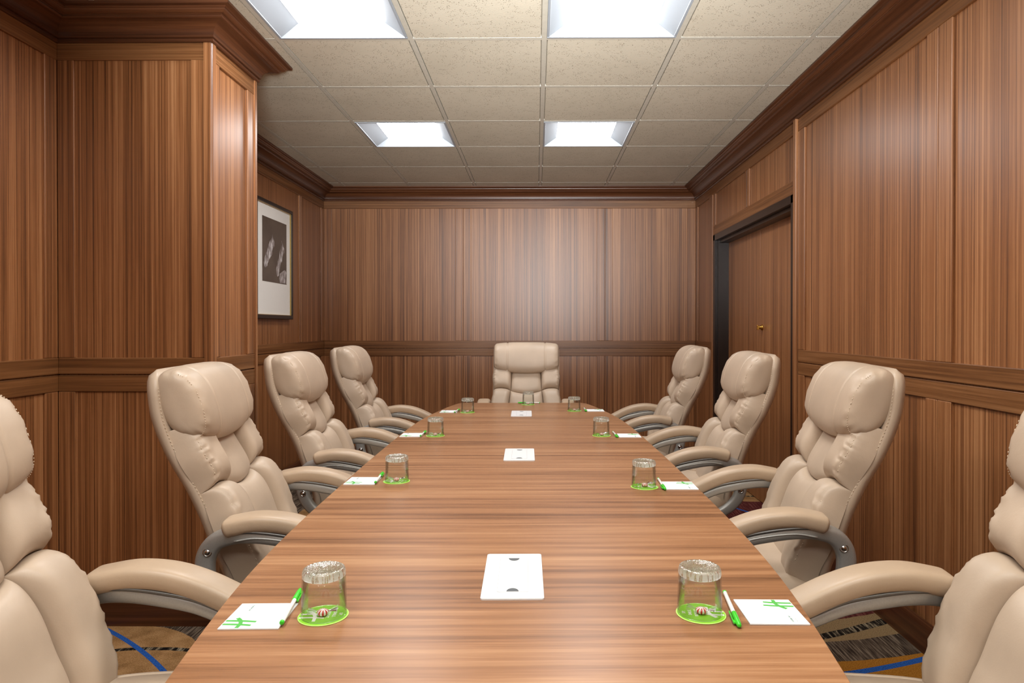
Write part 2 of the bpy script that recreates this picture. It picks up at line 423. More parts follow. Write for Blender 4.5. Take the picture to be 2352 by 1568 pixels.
# floor
b = MB(); b.add([(XL-.1,YF-.1,0),(XR+.5,YF-.1,0),(XR+.5,YB+.1,0),(XL-.1,YB+.1,0)], [(0,1,2,3)])
struct(b.build('floor', [M['carpet']]))

# crown and baseboard: a profile swept round the room with mitred corners
PATH = [(XR, YF), (XR, YB), (XL, YB), (XL, PY1), (PX, PY1), (PX, PY0), (XL, PY0), (XL, YF)]
def sweep(name, prof, path, mat, closed=True):
    n = len(path); rings = []
    for i in range(n):
        p0, p1, p2 = Vector(path[i-1]), Vector(path[i]), Vector(path[(i+1) % n])
        d0, d1 = (p1-p0).normalized(), (p2-p1).normalized()
        n0, n1 = Vector((-d0.y, d0.x)), Vector((-d1.y, d1.x))
        m = (n0+n1); m = m/(1+n0.dot(n1)) 
        rings.append([(p1.x+m.x*q, p1.y+m.y*q, z) for q, z in prof])
    b = MB(); k = len(prof)
    for i in range(n):
        r0, r1 = rings[i], rings[(i+1) % n]
        if not closed and i == n-1: break
        b.loft([r0, r1], 0, False, False, False)
    return struct(b.build(name, [mat], fix=False))
cz = CEIL
cp = [(0,-.118),(.010,-.118),(.014,-.114),(.014,-.106),(.010,-.102),(.018,-.099)]
for k in range(9):                       # cove
    a = k/8*PI/2
    cp.append((.018+.060*(1-math.cos(a)), -.099+.052*math.sin(a)))
cp += [(.083,-.045),(.086,-.040),(.084,-.036)]
for k in range(7):
    a = k/6*PI/2; cp.append((.086+.022*math.sin(a), -.034+.014*(1-math.cos(a))))
cp += [(.112,-.019),(.116,-.014),(.130,-.012),(.132,-.009),(.132,0.004),(0,.004)]
cp = [(q, cz+z) for q, z in cp]
crown = sweep('trim_3', cp, PATH, M['crown'])
bp_ = [(0,ZB+.012),(.006,ZB+.012),(.010,ZB+.004),(.012,ZB-.006),(.014,ZB-.012),(.014,.0)]
PATHB = PATH
# (open runs need plain ends)
def run(b, a, c, prof):
    a, c = Vector(a), Vector(c); d = (c-a).normalized(); nn = Vector((-d.y, d.x))
    b.loft([[(p.x+nn.x*q, p.y+nn.y*q, z) for q, z in prof] for p in (a, c)], 0, False, False, False)
def runs(name, segs):
    b = MB()
    for a, c in segs: run(b, a, c, bp_)
    return struct(b.build(name, [M['crown']], fix=False))
runs('baseboard_right', [((XR, YF), (XR, D0-.052)), ((XR, D1+.03), (XR, YB))])
runs('baseboard_back', [((XR, YB), (XL, YB))])
runs('baseboard_left', [((XL, YB), (XL, PY1)), ((XL, PY1), (PX, PY1)), ((PX, PY1), (PX, PY0-.014)), ((PX+.014, PY0), (XL, PY0)), ((XL, PY0), (XL, YF))])
runs('baseboard_front', [((XL, YF), (XR, YF))])

# ceiling: tiles and grid, with openings for the fittings
GX0, GY0, T = .036, 3.065, .61
lit = {(-2, -1), (0, -1), (-2, 2), (0, 2), (-2, -4), (0, -4), (-2,-7), (0,-7)}   # (ix, iy) cells
b = MB(); bw = .012
ix0, ix1, iy0, iy1 = -4, 3, -8, 6
for ix in range(ix0, ix1):
    for iy in range(iy0, iy1):
        if (ix, iy) in lit: continue
        x0, y0 = GX0+ix*T, GY0+iy*T
        x1, y1 = min(x0+T, XR+.02), min(y0+T, YB+.02); x0c, y0c = max(x0, XL-.02), max(y0, YF-.02)
        if x1 <= x0c or y1 <= y0c: continue
        e = .0075; z = CEIL+.004
        b.box(x0c, x1, y0c, y1, CEIL+.012, CEIL+.03, 0)
        b.box(x0c+(.016 if x0c == x0 else 0), x1-(.016 if x1 == x0+T else 0), y0c+(.014 if y0c == y0 else 0), y1-(.014 if y1 == y0+T else 0), CEIL+.0004, CEIL+.013, 0)
for ix in range(ix0, ix1+1):
    x = GX0+ix*T
    if XL < x < XR: b.box(x-bw, x+bw, YF-.02, YB+.02, CEIL-.001, CEIL+.02, 1, None, .0015)
for iy in range(iy0, iy1+1):
    y = GY0+iy*T
    if YF < y < YB: b.box(XL-.02, XR+.02, y-bw, y+bw, CEIL-.0005, CEIL+.02, 1)
struct(b.build('ceiling', [M['tile'], M['tbar']]))

# recessed square light fittings
def troffer(ix, iy, label, sag=0.0):
    x0, y0 = GX0+ix*T+bw, GY0+iy*T+bw; w = T-2*bw; cx, cy = x0+w/2, y0+w/2
    r = tag(empty('ceiling_light', (cx, cy, CEIL)), label, 'ceiling light', 'recessed square ceiling lights')
    h = w/2; g = .012
    b = MB(); f0, f1 = -h, h                       # outer lip
    for (a0, a1, c0, c1) in ((-h,h,-h,-h+g),(-h,h,h-g,h),(-h,-h+g,-h+g,h-g),(h-g,h,-h+g,h-g)):
        b.box(a0, a1, c0, c1, -.004, .012, 0, None, .002)
    b.build('frame', M['troffer'], r)
    zi = .055; lx, ly = .195, h-.035
    i = h-g
    b = MB()
    o = [(-i,-i,.0),(i,-i,.0),(i,i,.0),(-i,i,.0)]; q = [(-lx,-ly,zi),(lx,-ly,zi),(lx,ly,zi),(-lx,ly,zi)]
    for k in range(4):
        j = (k+1) % 4; b.add([o[k], o[j], q[j], q[k]], [(0,1,2,3)])
    b.box(-h, h, -h, h, zi+.03, zi+.04)
    for (a0,a1,c0,c1) in ((-h,h,-h,-h+.004),(-h,h,h-.004,h),(-h,-h+.004,-h,h),(h-.004,h,-h,h)): b.box(a0,a1,c0,c1,.012,zi+.03)
    b.build('reflector', M['troffer'], r, fix=False)
    b = MB(); n = 12 if sag else 1; vs, fs = [], []
    for a in range(n+1):
        for c in range(n+1):
            u, v = -1+2*a/n, -1+2*c/n
            vs.append((u*lx, v*ly, zi-.002-sag*(1-u*u)*(max(0, v)**2)*.9 - .004*(1-u*u)*(1-v*v)))
    for a in range(n):
        for c in range(n): k = a*(n+1)+c; fs.append((k, k+1, k+n+2, k+n+1))
    b.add(vs, fs, 0, True); b.build('lens', M['lens'], r, fix=False)
    return r
troffer(-2, -1, 'large recessed square ceiling light nearest the camera beside the wooden pillar')
troffer(0, -1, 'large recessed square ceiling light at top centre, lens sagging over its rim', .03)
troffer(-2, 2, 'recessed square ceiling light on the left of the farther pair')
troffer(0, 2, 'recessed square ceiling light on the right of the farther pair')
for c_ in ((-2,-4),(0,-4),(-2,-7),(0,-7)):
    troffer(c_[0], c_[1], 'recessed square ceiling light behind the camera')

# ------------------------------------------------------------------ door in the right wall
b = MB()
b.box(XR-.004, XR+.13, D1-.05, D1, 0, DZ, 0, None, .002)      # far jamb
b.box(XR+.02, XR+.11, D1-.075, D1-.05, 0, DZ-.05, 0, None, .002)
b.box(XR-.004, XR+.13, D0, D0+.05, 0, DZ, 0, None, .002)
b.box(XR+.02, XR+.11, D0+.05, D0+.075, 0, DZ-.05, 0, None, .002)
b.box(XR-.004, XR+.13, D0, D1, DZ-.05, DZ, 0, None, .002)
b.box(XR+.03, XR+.11, D0+.05, D1-.05, DZ-.075, DZ-.05, 0, None, .002)
struct(b.build('trim_4', [M['dark_metal']]))
door = struct(empty('door_1', (XR+.108, (D0+D1)/2, 0)))
yc = 4.85-(D0+D1)/2
for y0, y1 in (((D0+.05)-(D0+D1)/2, yc-.0015), (yc+.0015, D1-.05-(D0+D1)/2)):
    b = MB(); b.box(0, .04, y0, y1, .006, DZ-.055, 0, None, .002)
    b.build('door_leaf', [M['wall_v']], door)
b = MB()
Mk = Matrix.Translation((0, yc-.045, EYE-.003)) @ Matrix.Rotation(-PI/2, 4, 'Y')
b.lathe([(0,0),(.021,0),(.021,.005),(.017,.009),(.011,.010),(.011,.026),(0,.026)], 24, 0, True, Mk)
b.box(-.040,-.024, yc-.054, yc-.036, EYE-.020, EYE+.014, 0, None, .003)
b.build('door_handle', [M['brass']], door)

# ------------------------------------------------------------------ framed photograph on the left wall
pic = tag(empty('framed_picture', (XL, 5.125, EYE+.505)), 'framed black and white photograph of two horse heads on wood wall', 'picture')
# local: y along wall, z up, x into room
hw, hh = .36, .4425
b = MB()
for (y0,y1,z0,z1) in ((-hw,hw,hh-.026,hh),(-hw,hw,-hh,-hh+.03),(-hw,-hw+.026,-hh+.03,hh-.026),(hw-.026,hw,-hh+.03,hh-.026)):
    b.box(.0, .03, y0, y1, z0, z1, 0, None, .004)
b.build('frame', [M['frame_black']], pic)
b = MB()
for (y0,y1,z0,z1) in ((-hw+.026,hw-.026,hh-.030,hh-.026),(-hw+.026,hw-.026,-hh+.03,-hh+.034),(-hw+.026,-hw+.030,-hh+.034,hh-.030),(hw-.030,hw-.026,-hh+.034,hh-.030)):
    b.box(.0, .024, y0, y1, z0, z1)
b.build('fillet', [M['frame_gold']], pic)
b = MB(); b.box(.002, .012, -hw+.026, hw-.026, -hh+.03, hh-.026); b.build('mat_board', [M['mat_board']], pic)
t = NT('dark_photo_print'); n = t.noise(t.coord((1,1,1)), 3, 3); t.bsdf(t.ramp(n, [(.3, srgb(72,62,54)), (.7, srgb(98,86,76))]), .25); M['photo'] = t.mat
t = NT('pale_horse_print'); n = t.noise(t.coord((1,40,14)), 1, 3, .6); t.bsdf(t.ramp(n, [(.36, srgb(86,74,68)), (.5, srgb(160,150,148)), (.62, srgb(236,232,232))]), .35); M['horse'] = t.mat
# print area y -.22..+.26 , z -.163..+.32
py0, py1, pz0, pz1 = -.219, .258, -.163, .32
b = MB(); b.box(.0125, .0128, py0, py1, pz0, pz1); ph = b.build('photograph', [M['photo']], pic)
def flat(parent, pts, x=.0131, mat='horse'):
    # pts in 0..1 of the print area (u right as seen, v down)
    vs = [(x, py0+u*(py1-py0), pz1-v*(pz1-pz0)) for u, v in pts]
    bb = MB(); bb.add(vs, [tuple(range(len(vs)))]); return bb
H1 = [(.37,.30),(.385,.235),(.42,.285),(.45,.33),(.50,.36),(.49,.42),(.43,.46),(.39,.50),(.385,.56),(.33,.60),(.27,.645),(.235,.69),(.20,.715),(.185,.755),(.14,.785),(.09,.785),(.065,.755),(.055,.71),(.08,.655),(.13,.58),(.19,.50),(.24,.42),(.30,.35)]
H2 = [(.79,.36),(.785,.29),(.825,.33),(.85,.385),(.90,.41),(.90,.47),(.85,.52),(.81,.555),(.80,.62),(.76,.67),(.72,.73),(.69,.79),(.665,.83),(.655,.875),(.61,.895),(.565,.88),(.55,.84),(.545,.79),(.57,.73),(.615,.65),(.66,.56),(.70,.48),(.74,.42)]
N2 = [(.70,.84),(.80,.80),(.92,.76),(.99,.80),(.99,.985),(.70,.985),(.68,.92)]
for pts in (H1, H2, N2):
    bb = flat(ph, pts); bb.build('pale_horse', [M['horse']], ph, fix=False)

# ------------------------------------------------------------------ conference table
TA = math.radians(.905)          # turned a touch from the room
TC = (-.026-.0158*2.6, 2.6); TZ = EYE-.52
table = tag(empty('conference_table', (TC[0], TC[1], 0), TA), 'long boat-shaped wooden conference table set for a meeting', 'table')
HALF = [(0,.586),(.45,.583),(.8,.578),(1.1,.565),(1.33,.544),(1.62,.503),(1.8,.470),(1.9,.449),(1.965,.430)]
def hw_(u): return interp(HALF, abs(u))
side = [hw_(1.965*k/40) for k in range(41)]; us = [1.965*k/40 for k in range(41)]
out = [(side[k], us[k]) for k in range(41)]
out += [(.425, 1.98), (.415, 1.988), (.40, 1.99)]
q1 = out; pts = q1 + [(-x, y) for x, y in q1[::-1]]
full = pts + [(-x, -y) for x, y in q1[1:]] + [(x, -y) for x, y in q1[::-1][:-1]]
# build the top in three leaves so that the hairline seams show
def leaf(y0, y1):
    R = []
    ys = sorted(set([y0, y1] + [y for y in [i*.05-2 for i in range(81)] if y0 < y < y1]))
    prof = []
    for y in ys:
        a = abs(y)
        if a <= 1.965: w = hw_(y)
        else: w = .430-.03*((a-1.965)/.025)**2
        prof.append((w, y))
    pts = prof + [(-w, y) for w, y in prof[::-1]]
    return pts
b = MB()
for (y0, y1) in ((-1.99, -.4803), (-.4797, .5197), (.5203, 1.99)):
    pts = leaf(y0, y1); z1 = TZ; z0 = TZ-.034; e = .0012
    n = len(pts)
    inner = [(x*(1-.0022), y) for x, y in pts]
    under = [(x-math.copysign(.10, x), y if abs(y) < 1.9 else math.copysign(1.88, y)) for x, y in pts]
    vs = [(x,y,z0) for x,y in under] + [(x,y,z1-e) for x,y in pts] + [(x,y,z1) for x,y in inner] + [(x,y,z1-.016) for x,y in pts]
    b.add(vs, [tuple(range(n))[::-1], tuple(range(2*n, 3*n))], 0)
    b.add(vs, [(i,(i+1)%n,3*n+(i+1)%n,3*n+i) for i in range(n)] + [(3*n+i,3*n+(i+1)%n,n+(i+1)%n,n+i) for i in range(n)] + [(n+i,n+(i+1)%n,2*n+(i+1)%n,2*n+i) for i in range(n)], 1)
b.build('tabletop', [M['table'], M['table_edge']], table)
for y in (-1.25, 1.25):
    b = MB(); b.box(-.22, .22, y-.17, y+.17, .03, TZ-.034, 0, None, .004); b.box(-.26, .26, y-.21, y+.21, 0, .06, 0, None, .006)
    b.build('pedestal', [M['wall_v']], table)
b = MB(); b.box(-.02, .02, -1.08, 1.08, .25, .62, 0, None, .003); b.build('modesty_panel', [M['wall_v']], table)
Mt = Matrix.Translation((TC[0], TC[1], TZ)) @ Matrix.Rotation(TA, 4, 'Z')

# flush power boxes in the table
def power_box(dy, label):
    p = Mt @ Vector((0, dy, 0)); r = tag(empty('power_outlet', p, TA), label, 'table socket', 'white flush socket plates down the table')
    w, l = .061, .126
    def rr(w, l, rad, n=5):
        o = []
        for cx, cy, a0 in ((w-rad,l-rad,0),(-w+rad,l-rad,PI/2),(-w+rad,-l+rad,PI),(w-rad,-l+rad,1.5*PI)):
            o += [(cx+rad*math.cos(a0+k/n*PI/2), cy+rad*math.sin(a0+k/n*PI/2)) for k in range(n+1)]
        return o
    b = MB(); b.poly(rr(w, l, .006), -.0, .003); b.poly(rr(w-.0015, l-.0015, .005), .003, .0036); b.build('plate', [M['plate']], r)
    b = MB(); b.poly(rr(.0307, .0957, .004), .0032, .00375); b.build('lid_gap', [M['groove']], r)
    b = MB(); b.poly(rr(.030, .095, .004), .0034, .0042); lid = b.build('lid', [M['plate']], r)
    for s in (1, -1):
        b = MB(); pts = [(.012*math.cos(a), s*(.0935-.016*math.sin(a))) for a in [PI*k/14 for k in range(15)]]
        if s < 0: pts = [(x, -.0935+.016*math.sin(a)) for (x, _), a in zip(pts, [PI*k/14 for k in range(15)])]
        b.poly(pts if s < 0 else pts[::-1], .004, .0045); b.build('finger_slot', [M['slot']], lid)
power_box(-1.205, 'white flush power plate in the table, nearest to the camera')
power_box(.117, 'white flush power plate at the middle of the table')
power_box(1.405, 'white flush power plate near the far end of the table')

# ------------------------------------------------------------------ office chair
BP = [(.44,-.150),(.50,-.140),(.56,-.150),(.62,-.175),(.70,-.202),(.80,-.246),(.90,-.300),(1.0,-.338),(1.08,-.350),(1.14,-.352)]
def B(z): return interp(BP, z)
def dB(z): return (B(z+.01)-B(z-.01))/.02

def make_chair():
    r = empty('office_chair')
    # upholstered shell behind the cushions
    rings = []; N = 44
    zs = [ .435 + (1.142-.435)*k/N for k in range(N+1)]
    for k, z in enumerate(zs):
        tt = k/N; zt = 1.142-z; zb = z-.435
        w = interp([(.435,.215),(.52,.236),(.62,.247),(.80,.250),(1.0,.252),(1.142,.250)], z)
        if zt < .075: w -= .075*(1-math.sqrt(max(0, 1-((.075-zt)/.075)**2)))*.75
        h = .031
        if zt < .03: h *= math.sqrt(max(.02, 1-((.03-zt)/.03)**2))
        if zb < .05: h *= .35+.65*math.sqrt(max(.0, 1-((.05-zb)/.05)**2)); w -= .05*(1-zb/.05)**2
        s = dB(z); L = math.hypot(1, s); ny, nz = 1/L, -s/L
        ring = []
        for j in range(56):
            a = 2*PI*j/56; cx, cy = sgp(math.cos(a), 2/4.2), sgp(math.sin(a), 2/2.6)
            x = w*cx; off = h*cy
            wrap = .020*(abs(x)/.25)**4            # sides come forward like a tray
            ring.append((x, B(z)-.036+(off+wrap)*ny, z+(off+wrap)*nz))
        rings.append(ring)
    b = MB(); b.loft(rings); sh = b.build('back_shell', [M['leather']], r)
    # seam stitching along each side of the shell
    for sx in (-1, 1):
        b = MB(); P = []
        for k in range(121):
            z = .50+.60*k/120; s = dB(z); L = math.hypot(1, s)
            P.append(Vector((sx*.2502*(interp([(.50,.93),(.62,.985),(1.1,1.004)], z)), B(z)-.018+.016/L, z)))
        for k in range(0, 120, 1):
            if k % 2 == 0: b.tube([P[k], P[k]+(P[k+1]-P[k])*.75], .0011, 5)
        b.build('stitching', [M['stitch']], sh)

    # head roll
    n, m = 110, 48; rings = []
    for i in range(n+1):
        u = -1+2*i/n; u = sgp(math.sin(u*PI/2), .9) ; x = .246*u
        g = max(.0, 1-abs(u)**14)**.32; g = max(g, .04)
        # pucker near the gathered ends
        zc = 1.040; hz = .112 - .012*abs(u)**2; hy = .068
        gr = 1-.085*math.exp(-((abs(x)-.142+.0)/.0038)**2)
        ring = []
        for j in range(m):
            a = 2*PI*j/m
            cy, czz = sgp(math.cos(a), 2/2.3), sgp(math.sin(a), 2/2.5)
            pk = 1+.035*math.exp(-((abs(u)-.93)/.06)**2)*math.sin(a*13+2*u)*(1 if cy > -.3 else 0)
            dy, dz = hy*cy*g*gr*pk, hz*czz*(.55+.45*g)*gr*pk
            # lower edge hangs fuller in the middle
            if dz < 0: dz *= 1.10-.20*abs(u)**2
            z = zc+dz
            z = min(z, 1.150)
            ring.append((x, B(zc)+.046+dy + (zc-z)*.30, z))
        rings.append(ring)
    b = MB(); b.loft(rings); hd = b.build('headrest', [M['leather']], r)
    for sx in (-1, 1):
        b = MB(); P = []
        for k in range(61):
            a = -PI*.42+PI*.84*k/60; x = .2320
            u = x/.246; g = max(0, 1-u**14)**.32
            z = 1.040+(.112-.012*u*u)*sgp(math.sin(a), .8)*(.55+.45*g)*1.0
            y = B(1.04)+.046+.068*sgp(math.cos(a), .87)*g+(1.04-z)*.30
            P.append(Vector((sx*x, y, z)))
        for k in range(0, 60, 2): b.tube([P[k], P[k]+(P[k+1]-P[k])*.8], .0010, 5)
        b.build('stitching', [M['stitch']], hd)

    # back cushion: six puffed panels sewn together (one mesh)
    inner = [(.47,.122),(.60,.130),(.70,.126),(.80,.114),(.97,.108),(1.0,.108)]
    outer = [(.46,.230),(.54,.248),(.62,.262),(.70,.260),(.77,.246),(.80,.246),(.87,.256),(.94,.244),(1.0,.230)]
    b = MB()
    def surf(x, z, E):                     # point on the shell front, raised by E along the normal
        s = dB(z); L = math.hypot(1, s)
        return (x, B(z)-.006+E/L, z-E*s/L)
    def panel(xf, zf, T, side, n=54, puck=1.0, seamE=.022):
        vs, fs = [], []
        for i in range(n+1):
            a = -1+2*i/n; a = math.sin(a*PI/2)
            for j in range(n+1):
                c = -1+2*j/n; c = math.sin(c*PI/2)
                z = zf(a, c); x = xf(a, z)
                h = (max(0, 1-abs(a)**6)*max(0, 1-abs(c)**5))**.42
                if side: h = (max(0, 1-(abs(a)**9 if a > 0 else abs(a)**4.5))*max(0, 1-abs(c)**4.2))**.44
                E = seamE
                if side:
                    E = seamE*max(0, 1-max(0, a)**7)**.6 if a > 0 else seamE
                    T_ = T*(1 - .04*a)
                    w = math.exp(-((a-.80)/.16)**2)
                    h *= 1+puck*.035*w*(math.sin(c*23+a*3)+.6*math.sin(c*37+1)+.45*math.sin(c*71+a*9))+puck*.03*math.exp(-((a-.55)/.2)**2)*math.sin(c*9+1)
                    h *= 1 - .07*math.exp(-((a-.84)/.035)**2)
                else: T_ = T
                vs.append(surf(x*side if side else x, z, E+T_*h))
        for i in range(n):
            for j in range(n):
                k = i*(n+1)+j; fs.append((k, k+1, k+n+2, k+n+1))
        b.add(vs, fs, 0, True)
    ai = lambda z: interp(inner, z); ao = lambda z: interp(outer, z)
    zmc = lambda x: .758+.022*(x/.12)**2          # seam between middle and lower panel, dips at centre
    # centre upper, centre lower
    panel(lambda a, z: a*ai(z), lambda a, c: .955+(c-1)/2*(.955-zmc(a*.115)), .034, 0)
    panel(lambda a, z: a*ai(z), lambda a, c: zmc(a*.118)+(c-1)/2*(zmc(a*.118)-.485), .052, 0)
    for s in (-1, 1):
        zs1 = lambda a: .784+.004*a-.010*(a*a-1)
        panel(lambda a, z: ai(z)+(a+1)/2*(ao(z)-ai(z)), lambda a, c: .968-.0*a+(c-1)/2*(.968-zs1(a)), .060, s)
        panel(lambda a, z: ai(z)+(a+1)/2*(ao(z)-ai(z)), lambda a, c: zs1(a)+(c-1)/2*(zs1(a)-.478), .068, s, 54)
    bc = b.build('back_cushion', [M['leather']], r, fix=False)
    for sx in (-1, 1):
        for z0, z1 in ((.795, .955), (.50, .77)):
            P = []; b = MB()
            K = int((z1-z0)/.005)
            for k in range(K+1):
                z = z0+(z1-z0)*k/K; c = abs((z-(z0+z1)/2)/((z1-z0)/2)); a = .84
                hh_ = (max(0, 1-a**9)*max(0, 1-c**4.2))**.44*.935
                x = ai(z)+(a+1)/2*(ao(z)-ai(z)); p_ = surf(x*sx, z, .0185+(.0575 if z0 > .78 else .0650)*hh_+.0002)
                P.append(Vector(p_))
            for k in range(0, K, 2): b.tube([P[k], P[k]+(P[k+1]-P[k])*.8], .0011, 5)
            b.build('stitching', [M['stitch']], bc)

    # seat cushion
    n = 64; rings = []
    def seat_outline(a, s):
        x = .272*sgp(math.cos(a), 2/3.6)*s; y = .045+.255*sgp(math.sin(a), 2/3.2)*s
        return x, y
    lay = [(q, z+(.022 if z > .42 else 0)) for q, z in [(.30,.400),(.80,.402),(.95,.412),(1.0,.440),(1.005,.468),(.985,.492),(.93,.508),(.86,.514),(.845,.509),(.83,.516),(.6,.527),(.3,.533),(.02,.535)]]
    for s, z in lay:
        ring = []
        for j in range(n):
            a = 2*PI*j/n; x, y = seat_outline(a, s)
            dz = -.035*max(0, (y-.18)/.12)**2 if z > .45 else -.012*max(0, (y-.18)/.12)
            ring.append((x, y, z+dz*(1 if s > .2 else 1)))
        rings.append(ring)
    b = MB(); b.loft(rings); b.build('seat', [M['leather']], r)

    # arms
    for sx in (-1, 1):
        ctl = [(-.158,.708),(-.13,.715),(-.065,.723),(.01,.714),(.08,.689),(.155,.650),(.228,.612)]
        P = spl([(0,y,z) for y, z in ctl], 8); L = len(P); rings = []
        for i, p in enumerate(P):
            a_, c_ = P[max(0,i-1)], P[min(L-1,i+1)]; t_ = (c_-a_).normalized(); nn = Vector((0,-t_.z,t_.y))
            e = min(i, L-1-i)/4.5; f = math.sqrt(max(.0, 1-(1-min(1, e))**2))*.96+.04
            f2 = .55+.45*f
            ring = []
            for j in range(32):
                a = 2*PI*j/32; cx, cn = sgp(math.cos(a), 2/4.2), sgp(math.sin(a), 2/3.4)
                wx = .044*f2*cx*(1-.10*(cn < 0)*abs(cn)); hn = .025*f*cn
                ring.append((sx*.303+wx, p.y+nn.y*hn, p.z+nn.z*hn))
            rings.append(ring)
        b = MB(); b.loft(rings); pad = b.build('armrest_pad', [M['leather_arm']], r)
        for sd in (-1, 1):
            b = MB(); Q = []
            for i, p in enumerate(P):
                if i < 4 or i > L-5: continue
                a_, c_ = P[max(0,i-1)], P[min(L-1,i+1)]; t_ = (c_-a_).normalized(); nn = Vector((0,-t_.z,t_.y))
                Q.append(Vector((sx*.303+sd*.0405, p.y+nn.y*.0135, p.z+nn.z*.0135)))
            b.tube(Q, .0011, 6)
            Q2 = []
            for k in range(len(Q)-1):
                for f in (0, .25, .5, .75): Q2.append(Q[k]+(Q[k+1]-Q[k])*f + Vector((-sd*.0045, 0, .0040)))
            for k in range(0, len(Q2)-1, 2): b.tube([Q2[k], Q2[k]+(Q2[k+1]-Q2[k])*.8], .0008, 4)
            b.build('stitching', [M['stitch']], pad)
        # metal frame: upper bar, bend and lower sweep
        def bar(pts, wf, hf, b, n=8, x=.303, ex=3.5):
            P = spl([(0,y,z) for y, z in pts], n); L = len(P); rings = []
            for i, p in enumerate(P):
                a_, c_ = P[max(0,i-1)], P[min(L-1,i+1)]; t_ = (c_-a_).normalized(); nn = Vector((0,-t_.z,t_.y)); f = i/(L-1)
                ring = []
                for j in range(20):
                    a = 2*PI*j/20; cx, cn = sgp(math.cos(a), 2/ex), sgp(math.sin(a), 2/ex)
                    ring.append((sx*x+wf(f)*cx, p.y+nn.y*hf(f)*cn, p.z+nn.z*hf(f)*cn))
                rings.append(ring)
            b.loft(rings)
        b = MB()
        bar([(.195,.594),(.14,.622),(.07,.655),(.0,.674),(-.07,.687),(-.13,.688),(-.181,.672),(-.208,.630),(-.208,.572),(-.188,.520),(-.145,.478),(-.085,.452),(-.02,.438)],
            lambda f: interp([(0,.034),(.35,.034),(.5,.024),(.6,.0185),(1,.0185)], f), lambda f: interp([(0,.016),(.3,.020),(.45,.023),(.55,.026),(.7,.024),(.85,.020),(1,.014)], f), b)
        fr = b.build('arm_frame', [M['silver']], r)
        b = MB()
        bar([(.20,.611),(.14,.640),(.07,.673),(.0,.691),(-.07,.702),(-.13,.704)], lambda f: .038, lambda f: .006, b, 6)
        b.build('pad_bracket', [M['silver_dark']], fr)
        b = MB()      # raised ribs on the outer face
        for off in (.0055,):
            Pq = spl([(sx*(.303+.0335), y, z+off) for y, z in [(.19,.597),(.14,.620),(.07,.653),(.0,.671),(-.07,.680),(-.125,.674)]], 6)
            b.tube(Pq, .003, 6)
        b.build('rib', [M['silver']], fr)
        for (by, bz) in ((-.199,.648), (-.203,.566)):
            b = MB(); Mb = Matrix.Translation((sx*.3205, by, bz)) @ Matrix.Rotation(sx*PI/2, 4, 'Y')
            b.lathe([(0,0),(.0125,0),(.0125,.003),(.0095,.0035),(.009,.001),(.0075,.001),(.007,.004),(0,.0045)], 20, 0, True, Mb)
            b.build('bolt', [M['chrome']], fr)
        b = MB(); b.box(sx*.10, sx*.303, -.05, .03, .410, .438, 0, None, .006); b.build('arm_bracket', [M['silver_dark']], r)
    # base
    b = MB(); b.box(-.11, .11, -.10, .16, .355, .402, 0, None, .01); b.build('tilt_mechanism', [M['black_plastic']], r)
    b = MB(); b.lathe([(0,.09),(.029,.09),(.029,.24),(.024,.245),(.018,.25),(.018,.36),(0,.36)], 24); b.build('gas_lift', [M['black_plastic']], r)
    b = MB(); b.lathe([(0,.075),(.05,.075),(.055,.09),(.05,.118),(.03,.128),(0,.128)], 24)
    for k in range(5):
        a = 2*PI*k/5+PI/2; Mr = Matrix.Rotation(a, 4, 'Z'); rings = []
        for i in range(11):
            f = i/10; xx = .03+.29*f; zz = .105-.020*f-.012*f*f; wv, hv = .030-.010*f, .019-.007*f
            rings.append([(xx, wv*sgp(math.cos(q), .6), zz+hv*sgp(math.sin(q), .6)) for q in [2*PI*j/16 for j in range(16)]])
        b.loft(rings, 0, True, True, True, Mr)
    st_ = b.build('star_base', [M['silver']], r)
    for k in range(5):
        a = 2*PI*k/5+PI/2; b = MB()
        cx, cy = .312*math.cos(a), .312*math.sin(a)
        for s in (-1, 1):
            Mw = Matrix.Translation((cx, cy, .026)) @ Matrix.Rotation(a+.6, 4, 'Z') @ Matrix.Translation((0, s*.014, 0)) @ Matrix.Rotation(PI/2, 4, 'X')
            b.lathe([(0,-.009),(.022,-.009),(.026,-.006),(.026,.006),(.022,.009),(0,.009)], 20, 0, True, Mw)
        b.lathe([(0,.03),(.012,.03),(.014,.052),(.008,.06),(.006,.075),(0,.075)], 12, 0, True, Matrix.Translation((cx, cy, 0)))
        b.build('caster', [M['black_plastic']], r)
    return r

chair = make_chair()
GRP = 'beige leather swivel chairs round the conference table'
CH = [ # x, y, rot(deg), label
 (-.782, 1.165, -84, 'beige leather office chair cut off by the left edge, nearest on that side'),
 (-.746, 2.165, -82.5, 'beige leather office chair on the left, standing in front of the wooden pillar'),
 (-0.8, 3.13, -86, 'beige leather office chair below the framed horse photograph'),
 (-0.82, 4.13, -86, 'beige leather office chair on the left side, farthest from the camera'),
 (.705, 1.165, 84, 'beige leather office chair cut off by the right edge, nearest on that side'),
 (.706, 2.215, 82, 'beige leather office chair on the right, in front of the large wall panel'),
 (0.695, 3.2, 86, 'beige leather office chair on the right, in front of the recessed door'),
 (.658, 4.24, 86, 'beige leather office chair on the right side, farthest from the camera'),
 (-.076, 4.76, 180, 'beige leather office chair at the far head of the table facing the camera')]
for i, (x, y, rz, lab) in enumerate(CH):
    o = chair if i == 0 else copy_tree(chair)
    o.location = (x, y, 0); o.rotation_euler = (0, 0, math.radians(rz)); tag(o, lab, 'chair', GRP)

